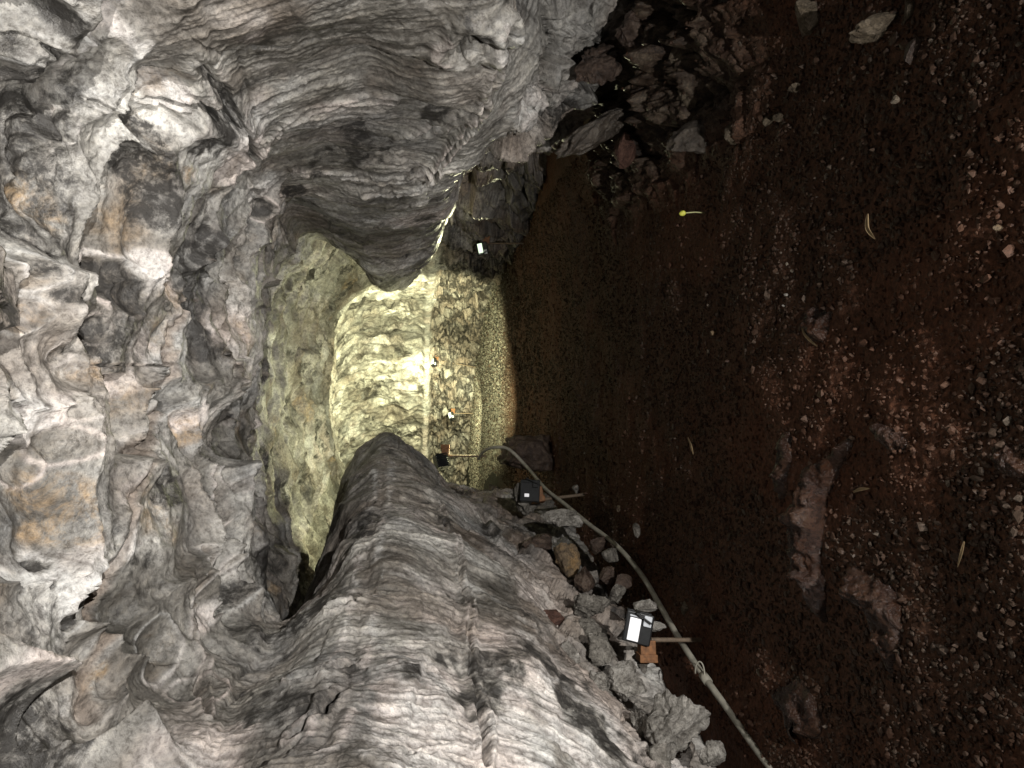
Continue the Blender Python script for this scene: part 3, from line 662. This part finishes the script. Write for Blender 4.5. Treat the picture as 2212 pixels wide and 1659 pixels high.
# left side rocks
rock('boulder', 1215, 1122, 6.25, 44, 92, M_pale, 'white crusted boulder resting under the conduit on the left', 'boulder', GL, facets=9, rough=.12)
rock('boulder', 1222, 1205, 5.75, 88, 62, M_ochre, 'ochre stained boulder between the white crusted one and the brown block', 'boulder', GL, facets=9)
rock('rock', 1160, 1180, 6.1, 70, 70, M_brown, 'dark brown rock in the hollow above the ochre boulder', 'rock', GL)
rock('cobble', 1322, 1197, 5.55, 36, 46, M_grey, 'rounded grey cobble touching the conduit', 'cobble', GL, facets=5, rough=.06)
rock('rock', 1292, 1178, 5.75, 46, 42, M_brown, 'brown rock behind the rounded grey cobble', 'rock', GL)
rock('rock', 1262, 1250, 5.45, 60, 50, M_brown, 'wet brown rock below the ochre boulder', 'rock', GL)
rock('rock', 1312, 1243, 5.3, 46, 36, M_brown, 'brown stone with a pale knob beside the wet brown rock', 'rock', GL)
rock('rock', 1345, 1258, 5.1, 40, 40, M_brown, 'pointed brown stone nearest the bend of the conduit', 'rock', GL)
rock('boulder', 1285, 1305, 4.85, 66, 92, M_grey, 'grey ridged boulder with grooved top above the near floodlight', 'boulder', GL, facets=10, rough=.18)
rock('boulder', 1275, 1362, 4.6, 88, 96, M_grey, 'large grey block just behind the near floodlight', 'boulder', GL, facets=9, rough=.14)
rock('rock_block', 1198, 1337, 4.75, 52, 66, M_red, 'dark reddish brown square block lodged in the pale left wall', 'block', GL, facets=6, rough=.05)
rock('rock', 1335, 1282, 4.95, 44, 40, M_grey, 'small grey rock leaning on the grooved boulder', 'rock', GL)
rock('rock', 1398, 1310, 4.55, 30, 62, M_pale, 'upright pale rock between the near floodlight and the conduit', 'rock', GL, tilt=-.1)
rock('rock', 1418, 1352, 4.35, 26, 44, M_pale, 'low pale rock behind the stake of the near floodlight', 'rock', GL)
rock('boulder', 1225, 1412, 4.35, 76, 78, M_pale, 'buff domed rock in the pale wall left of the near floodlight', 'boulder', GL, facets=7)
rock('boulder', 1345, 1468, 4.0, 84, 96, M_pale, 'rough pale boulder below the near floodlight', 'boulder', GL, rough=.2)
rock('boulder', 1455, 1560, 3.55, 150, 150, M_pale, 'biggest pale cracked block beside the conduit at the photo edge', 'boulder', GL, rough=.16, facets=8)
rock('rock', 1540, 1625, 3.3, 70, 60, M_pale, 'pale stone between the biggest cracked block and the conduit', 'rock', GL, rough=.14)
rock('rock', 1420, 1640, 3.45, 110, 70, M_grey, 'grey block at the photo edge under the biggest cracked block', 'rock', GL, rough=.16)
rock('boulder', 1160, 985, 8.9, 96, 170, M_brown, 'low brown boulder where the conduit vanishes behind the left wall', 'boulder', GL, rough=.12, facets=9)
rock('rock', 1140, 1075, 7.2, 76, 80, M_grey, 'mossy grey rock behind the black floodlight', 'rock', GL, rough=.18)
for i, (x, y_, w, h, mt, lab) in enumerate([(1374, 1146, 14, 34, M_grey, 'upright oblong grey pebble by the conduit'), (1335, 1097, 14, 18, M_ochre, 'orange tan pebble on the gravel past the black floodlight'),
        (1646, 1450, 24, 26, M_tan, 'light tan rounded cobble on soil nearest the conduit'), (1480, 1315, 18, 34, M_tan, 'wet pointed pebble between the conduit and the gravel'),
        (1541, 1333, 12, 16, M_tan, 'small bright pebble on the gravel near the wet pointed one'), (1243, 1056, 16, 20, M_pale, 'white cobble beside the stake of the black floodlight'),
        (1540, 720, 16, 12, M_ochre, 'orange pebble alone in the middle of the dark floor'), (2158, 492, 28, 14, M_ochre, 'pinkish orange pebble at the nearest edge of the floor'),
        (1698, 636, 10, 8, M_pale, 'tiny white pebble bright on the red soil'), (1692, 660, 8, 7, M_pale, 'tinier white pebble under the bright one')]):
    p = gp(x, y_, .02 if mt is not M_grey else .12); rock('pebble', x, y_, p.y, h, w, mt, lab, 'pebble', 'single pebbles that stand out on the floor', facets=5, rough=.05, depth=h)

rock('boulder', 1302, 1402, 4.35, 78, 70, M_grey, 'squat grey rock between the buff domed rock and the lamp board', 'boulder', GL, rough=.16)
rock('rock', 1385, 1420, 4.2, 60, 50, M_pale, 'pale ragged stone right under the lamp board', 'rock', GL, rough=.2)
rock('rock', 1290, 1480, 4.0, 90, 70, M_pale, 'pale rock at the wall foot behind the rough pale boulder', 'rock', GL, rough=.2)
rock('rock', 1390, 1570, 3.7, 80, 80, M_pale, 'pale rock tucked against the wall behind the biggest cracked block', 'rock', GL, rough=.2)
# wet lava ridges rising out of the floor
def ridge(path, widths, height, label):
    pts = [gp(x, y_) for x, y_ in path]
    n, mseg = 90, 36; widths = [w_ * 1.55 for w_ in widths]; height *= 1.7
    tt = np.linspace(0, len(pts) - 1, n); P = np.array([p[:] for p in pts]); W = np.array(widths)
    P = hermite(np.arange(len(pts)), P, tt); W = np.interp(tt, np.arange(len(pts)), W)
    T = np.gradient(P, axis=0); T /= np.linalg.norm(T, axis=1)[:, None]; Sd = np.stack([T[:, 1], -T[:, 0], 0 * T[:, 0]], 1)
    end = np.sin(np.pi * np.linspace(0, 1, n)) ** .45
    a = np.linspace(-1, 1, mseg)
    V = P[:, None] + Sd[:, None] * (a[None, :, None] * (W * end)[:, None, None])
    x, y_ = V[..., 0], V[..., 1]
    nz = f2(x * 9, y_ * 9, 4, 130, .6)
    V[..., :2] += .02 * np.stack([n2(x * 8, y_ * 8, 131), n2(x * 8, y_ * 8, 133)], -1)
    V[..., 2] = -.03 + ground_h(V[..., 0].astype(np.float32), V[..., 1].astype(np.float32), V[..., 0].astype(np.float32)) + (height + .03) * np.sqrt(np.clip(1 - a ** 2, 0, 1))[None] * end[:, None] * (1 + .40 * nz) + .003 * f2(x * 45, y_ * 45, 2, 135)
    idx = np.arange(n * mseg).reshape(n, mseg)
    q = np.stack([idx[:-1, :-1], idx[:-1, 1:], idx[1:, 1:], idx[1:, :-1]], -1).reshape(-1, 4)
    o = link_mesh('lava_ridge', V.reshape(-1, 3), [tuple(int(k) for k in f) for f in q], M_wet)
    tag(o, label, 'lava ridge', 'wet lava ridges in the floor')
ridge([(1835, 940), (1800, 1005), (1768, 1070), (1760, 1150), (1762, 1230), (1772, 1300), (1790, 1350)], [.03, .05, .05, .06, .055, .05, .02], .05, 'longest wet brown lava ridge with shiny crest, curving across the floor')
ridge([(1840, 1215), (1870, 1260), (1915, 1300), (1925, 1370), (1930, 1460)], [.03, .05, .055, .06, .04], .04, 'crooked wet ridge on the left wall side of the longest ridge')
ridge([(1720, 925), (1700, 980), (1690, 1040), (1685, 1085)], [.03, .05, .045, .02], .022, 'short dull brown hump beyond the longest ridge')
ridge([(1880, 915), (1900, 930), (1950, 950), (1985, 970)], [.015, .03, .03, .015], .018, 'short pale brown hump at the head of the longest ridge')
ridge([(1740, 660), (1765, 710), (1775, 750)], [.03, .07, .03], .02, 'flat reddish hump in the middle of the floor')
ridge([(1680, 1490), (1740, 1540), (1750, 1600)], [.05, .10, .06], .03, 'broad dull crust of lava by the conduit at the photo edge')
ridge([(2120, 950), (2190, 1000), (2260, 1040)], [.02, .04, .03], .012, 'faint wet hump at the nearest edge of the floor')

# ------------------------------------------------------------------ conduit
M_pvc = plain_mat('dusty_grey_conduit', (.30, .285, .235), .6, 0, .3, .3, 14)
def tube_mesh(P, rad, seg=14):
    P = np.array(P); n = len(P); rad = np.broadcast_to(rad, (n,))
    T = np.gradient(P, axis=0); T /= np.linalg.norm(T, axis=1)[:, None]
    up = np.array([.3, .1, 1.0]); A = np.cross(T, up); A /= np.linalg.norm(A, axis=1)[:, None]; B = np.cross(T, A)
    th = np.linspace(0, 2 * np.pi, seg, endpoint=False)
    V = P[:, None] + rad[:, None, None] * (np.cos(th)[None, :, None] * A[:, None] + np.sin(th)[None, :, None] * B[:, None])
    idx = np.arange(n * seg).reshape(n, seg); nx = np.roll(idx, -1, 1)
    q = np.stack([idx[:-1], nx[:-1], nx[1:], idx[1:]], -1).reshape(-1, 4)
    fs = [tuple(int(k) for k in f) for f in q] + [tuple(int(k) for k in idx[0][::-1]), tuple(int(k) for k in idx[-1])]
    return V.reshape(-1, 3), fs
hp = [(1032, 992, 8.8), (1045, 975, 8.5), (1062, 967, 8.3), (1085, 966, 8.2), (1108, 977, 8.1), (1142, 1012, 7.9), (1178, 1056, 7.15), (1217, 1087, 6.7), (1270, 1130, 6.15), (1330, 1176, 5.6), (1382, 1238, 5.1), (1422, 1303, 4.75), (1458, 1362, 4.4), (1500, 1430, 4.08), (1545, 1497, 3.82), (1592, 1560, 3.58), (1632, 1613, 3.4), (1672, 1668, 3.22), (1760, 1790, 2.9)]
hw = np.array([ray(*h)[:] for h in hp])
hq = hermite(np.arange(len(hw)), hw, np.linspace(0, len(hw) - 1, 150))
cr_ = bpy.data.objects.new('conduit', None); COL.objects.link(cr_); cr_.location = hq[75]
tag(cr_, 'dusty grey conduit pipe running along the foot of the left wall past both near floodlights', 'conduit')
def child(name, V, Fc, mat, root, smooth=True):
    V = np.array(V) - np.array(root.location)[None]
    return link_mesh(name, V, Fc, mat, root, smooth)
hq[:, 2] += .004 * np.sin(np.linspace(0, 30, 150))
V, Fc = tube_mesh(hq, .0175); child('pipe', V, Fc, M_pvc, cr_)
i0 = int(np.argmin(np.linalg.norm(hq - np.array(ray(1525, 1468, 3.93)), axis=1)))
V, Fc = tube_mesh(hq[i0 - 1:i0 + 2], [.024, .025, .024]); child('coupling', V, Fc, M_pvc, cr_)
c0 = hq[i0]; th = np.linspace(-.6, 3.6, 24)
loop = c0 + np.stack([.035 + .05 * np.sin(th) * 1, .01 * th, .012 + .030 * (1 - np.cos(th))], 1) * np.array([1, 1, .6])
V, Fc = tube_mesh(loop, .004, 8); child('wire_loop', V, Fc, M_pvc, cr_)

# ------------------------------------------------------------------ floodlights
M_black = plain_mat('black_painted_metal', (.012, .013, .014), .35, .2, .1, .3)
M_rust = plain_mat('rusty_orange_board', (.17, .075, .028), .7, 0, .5, .45, 40)
M_stake = plain_mat('weathered_stake', (.13, .095, .065), .75, 0, .5, .35, 50)
M_box = plain_mat('pale_grey_plastic', (.55, .58, .62), .4, 0, .05, .1)
M_glass = plain_mat('frosted_lamp_glass', (.8, .8, .82), .3, 0, 0, .05, 30, ((1.0, .98, 1.0), .35))
M_glassg = plain_mat('greenish_lamp_glass', (.7, .8, .7), .3, 0, 0, .05, 30, ((.80, 1.0, .72), 1.2))
def box_bm(x0, x1, y0, y1, z0, z1, bev=.004, taper=0.):
    b = bmesh.new(); bmesh.ops.create_cube(b, size=1)
    for v in b.verts:
        t = 1 - taper * (v.co.y + .5)
        v.co = Vector(((x0 + x1) / 2 + v.co.x * (x1 - x0) * t, (y0 + y1) / 2 + v.co.y * (y1 - y0), (z0 + z1) / 2 + v.co.z * (z1 - z0) * t))
    bmesh.ops.bevel(b, geom=list(b.edges), offset=bev, segments=2, affect='EDGES', profile=.5)
    return b
def merge(bms):
    out = bmesh.new()
    for b in bms:
        me = bpy.data.meshes.new('t'); b.to_mesh(me); out.from_mesh(me); bpy.data.meshes.remove(me); b.free()
    return out
def part(name, b, mat, root, M=None):
    if M is not None: bmesh.ops.transform(b, matrix=M, verts=b.verts)
    me = bpy.data.meshes.new(name); b.to_mesh(me); b.free(); me.materials.append(mat)
    o = bpy.data.objects.new(name, me); COL.objects.link(o); o.parent = root
    return o
def cyl(r, z0, z1, x=0, y=0, seg=14, r2=None):
    b = bmesh.new(); bmesh.ops.create_cone(b, cap_ends=True, segments=seg, radius1=r, radius2=r2 or r, depth=z1 - z0)
    bmesh.ops.translate(b, verts=b.verts, vec=(x, y, (z0 + z1) / 2)); return b
def fx(M): return Matrix.Translation(M) if not isinstance(M, Matrix) else M
def floodlight(loc, label, mir=1, yaw=0., scale=1., tilt=0., stake=.29, glass=M_glass, bx=0., back=False):
    root = bpy.data.objects.new('floodlight', None); COL.objects.link(root)
    root.location = loc; root.rotation_euler = (0, tilt, yaw); root.scale = (mir * scale, scale, scale)
    tag(root, label, 'floodlight', 'floodlights on stakes along the walls')
    hT = Matrix.Translation((.07, 0, stake + .085)) @ Matrix.Rotation(math.radians(12), 4, 'Y') @ Matrix.Rotation(math.radians(-14), 4, 'X')
    part('stake', cyl(.0115, -.10, stake + .01, r2=.0125), M_stake, root)
    part('mounting_board', merge([box_bm(-.112 + bx, .0 + bx, -.02, .05, stake - .01, stake + .075, .004), box_bm(-.118 + bx, -.075 + bx, -.03, .06, stake - .016, stake + .083, .004)]), M_rust, root)
    fins = [box_bm(-.075 + i * .021, -.069 + i * .021, .055, .10, -.07, .065, .002) for i in range(8)]
    part('housing', merge([box_bm(-.085, .085, -.045, .06, -.078, .072, .008, .12)] + fins), M_black, root, hT)
    part('lamp_glass', box_bm(-.072, .052, -.053, -.042, -.012, .048, .003) if not back else box_bm(-.05, -.025, -.050, -.042, .0, .035, .003), glass, root, hT)
    part('rim_strip', box_bm(.058, .066, -.052, -.040, -.03, .052, .002), M_black if back else M_box, root, hT)
    part('junction_box', box_bm(.02, .078, -.062, -.043, -.066, -.024, .004), M_black if back else M_box, root, hT)
    part('visor', box_bm(.084, .092, -.09, .05, -.01, .085, .002), M_black, root, hT @ Matrix.Rotation(math.radians(24), 4, 'Y') @ Matrix.Translation((-.02, 0, -.03)))
    part('yoke', merge([box_bm(-.006, .004, -.008, .012, stake - .02, stake + .10, .002)]), M_black, root)
    return root
b = ray(1515, 1382, 4.12)
floodlight(b, 'nearest floodlight, with white lit face and rusty orange board, at the left wall', 1, yaw=.1, stake=.27)
b = ray(1262, 1068, 7.0)
floodlight(b, 'black floodlight seen from behind on a thin stake where the conduit passes it', 1, yaw=.35, stake=.32, scale=1.25, tilt=-.12, bx=.10, back=True)
b = ray(1150, 526, 10.3)
floodlight(b, 'floodlight with an upright orange board beneath the overhang of the right wall', -1, yaw=-.1, stake=.58, scale=1.05, glass=M_glassg)
b = ray(1024, 793, 19.6)
floodlight(b, 'tilted far floodlight on the leaning pole, first along the lit bend', -1, yaw=.3, stake=.85, scale=1.15, tilt=.2, glass=M_glassg)
b = ray(1013, 893, 20.6)
floodlight(b, 'small far floodlight low among rocks in the middle of the lit bend', -1, yaw=.5, stake=.35, scale=1.15, glass=M_glassg)
b = ray(1030, 985, 9.9)
floodlight(b, 'floodlight half hidden behind the far end of the left wall', 1, yaw=math.radians(200), stake=.32, scale=1.2, glass=M_glassg)

# ------------------------------------------------------------------ small plant bits
M_leaf = plain_mat('dry_leaf', (.30, .22, .12), .6, 0, .2, .3)
M_sprout = plain_mat('yellow_green_sprout', (.55, .55, .08), .5, 0, 0, .2)
M_stem = plain_mat('pale_sprout_stem', (.45, .45, .22), .5, 0, 0, .2)
p = gp(1520, 460); root = bpy.data.objects.new('sprout', None); COL.objects.link(root); root.location = p
tag(root, 'tiny yellow headed sprout standing in the gravel by the right wall', 'sprout')
hgt = 46 * p.y / F
V, Fc = tube_mesh([(0, 0, -.01), (.004, 0, hgt * .4), (.001, 0, hgt * .75), (-.002, 0, hgt)], .0035, 8); link_mesh('stem', V, Fc, M_stem, root)
V, Fc = rock_mesh((.03, .03, .034), 77, 4, .05, 2); V = V + np.array([-.002, 0, hgt]); link_mesh('bud', V, Fc, M_sprout, root)
def leaf(path, w, label):
    P = np.array([gp(x, y_, .025)[:] for x, y_ in path]); n = 16
    P = hermite(np.arange(len(P)), P, np.linspace(0, len(P) - 1, n))
    T = np.gradient(P, axis=0); T /= np.linalg.norm(T, axis=1)[:, None]; Sd = np.stack([T[:, 1], -T[:, 0], 0 * T[:, 0]], 1)
    wv = w * np.sin(np.pi * np.linspace(.06, .98, n)) ** .7
    a = np.linspace(-1, 1, 7)
    V = P[:, None] + Sd[:, None] * a[None, :, None] * wv[:, None, None]; V[..., 2] += (a ** 2)[None] * wv[:, None] * .9
    V2 = V.copy(); V2[..., 2] -= .0012
    idx = np.arange(n * 7).reshape(n, 7)
    q = np.stack([idx[:-1, :-1], idx[:-1, 1:], idx[1:, 1:], idx[1:, :-1]], -1).reshape(-1, 4)
    fs = [tuple(int(k) for k in f) for f in q] + [tuple(int(k) + n * 7 for k in f[::-1]) for f in q]
    o = link_mesh('dry_leaf', np.concatenate([V.reshape(-1, 3), V2.reshape(-1, 3)]), fs, M_leaf); tag(o, label, 'leaf', 'dry leaves on the floor')
leaf([(1875, 462), (1876, 490), (1890, 516)], .008, 'curled tan leaf, the largest on the right half of the floor')
leaf([(1730, 700), (1742, 725), (1765, 748)], .006, 'dry leaf edging the flat reddish hump')
leaf([(1486, 945), (1494, 962), (1498, 982)], .009, 'narrow leaf on the dark floor beyond the wet ridges')
leaf([(1843, 1063), (1860, 1057), (1878, 1055)], .006, 'pale leaf caught on the longest wet ridge')
leaf([(2083, 1170), (2078, 1195), (2068, 1225)], .004, 'thin straw leaf on the nearest gravel')

# ------------------------------------------------------------------ light: the tube's floodlights, plus an added spot on the left wall foot
def spot(name, loc, target, power, col, size=100, blend=.6, rad=.06):
    ld = bpy.data.lights.new(name, 'SPOT'); ld.energy = power; ld.color = col; ld.spot_size = math.radians(size); ld.spot_blend = blend; ld.shadow_soft_size = rad
    o = bpy.data.objects.new(name, ld); COL.objects.link(o); o.location = loc
    o.rotation_euler = (Vector(target) - Vector(loc)).to_track_quat('-Z', 'Y').to_euler()
    return o
NEU = (1.0, .965, .92); GRN = (1.0, .99, .60)
spot('lamp_or_fill_beam', (1.5, -2.6, .16), (-.9, 4.0, 2.7), 2550, NEU, 60, .9, .025)
spot('lamp_or_fill_beam', (1.5, .3, .25), (-1.75, 3.9, .85), 250, NEU, 36, 1.0, .025)  # added spot to brighten the left wall foot, not a floodlight
spot('lamp_or_fill_beam', (-1.4, -2.6, .16), (1.5, 4.0, 2.3), 1900, NEU, 48, .9, .025)
spot('lamp_or_fill_beam', (-.75, 10.3, .60), (.9, 20, 2.8), 3700, GRN, 70, 1.0)
spot('lamp_or_fill_beam', (1.72, 9.9, .62), (2.15, 7.6, 1.75), 210, GRN, 76, .6, .02)
spot('lamp_or_fill_beam', (-.75, 10.1, .60), (-.45, 10.9, 3.3), 470, GRN, 150, .6)
spot('lamp_or_fill_beam', (1.2, 11.0, .75), (-.3, 20, 2.9), 2500, GRN, 70, 1.0)
spot('lamp_or_fill_beam', (-.4, 17.2, .5), (-1.6, 22, 2.6), 1700, GRN, 110, .9)
spot('lamp_or_fill_beam', (.2, 16.6, .9), (-.2, 21, 2.4), 260, GRN, 90, .9)

w = bpy.data.worlds.new('World'); SC.world = w; w.use_nodes = True
w.node_tree.nodes['Background'].inputs[0].default_value = (.01, .01, .01, 1); w.node_tree.nodes['Background'].inputs[1].default_value = .02

# ------------------------------------------------------------------ camera: held upright on its side (up is the left of the picture)
cd = bpy.data.cameras.new('camera'); cam = bpy.data.objects.new('camera', cd); COL.objects.link(cam)
cd.sensor_width = 36; cd.sensor_fit = 'HORIZONTAL'; cd.lens = 26; cd.shift_x = (1106 - HX) / 2212; cd.clip_end = 200; cd.clip_start = .05
cam.matrix_world = Matrix(((0, 1, 0, 0), (0, 0, -1, 0), (-1, 0, 0, H), (0, 0, 0, 1)))
SC.camera = cam
SC.view_settings.view_transform = 'Standard'; SC.view_settings.look = 'None'; SC.view_settings.exposure = 0; SC.view_settings.gamma = 1
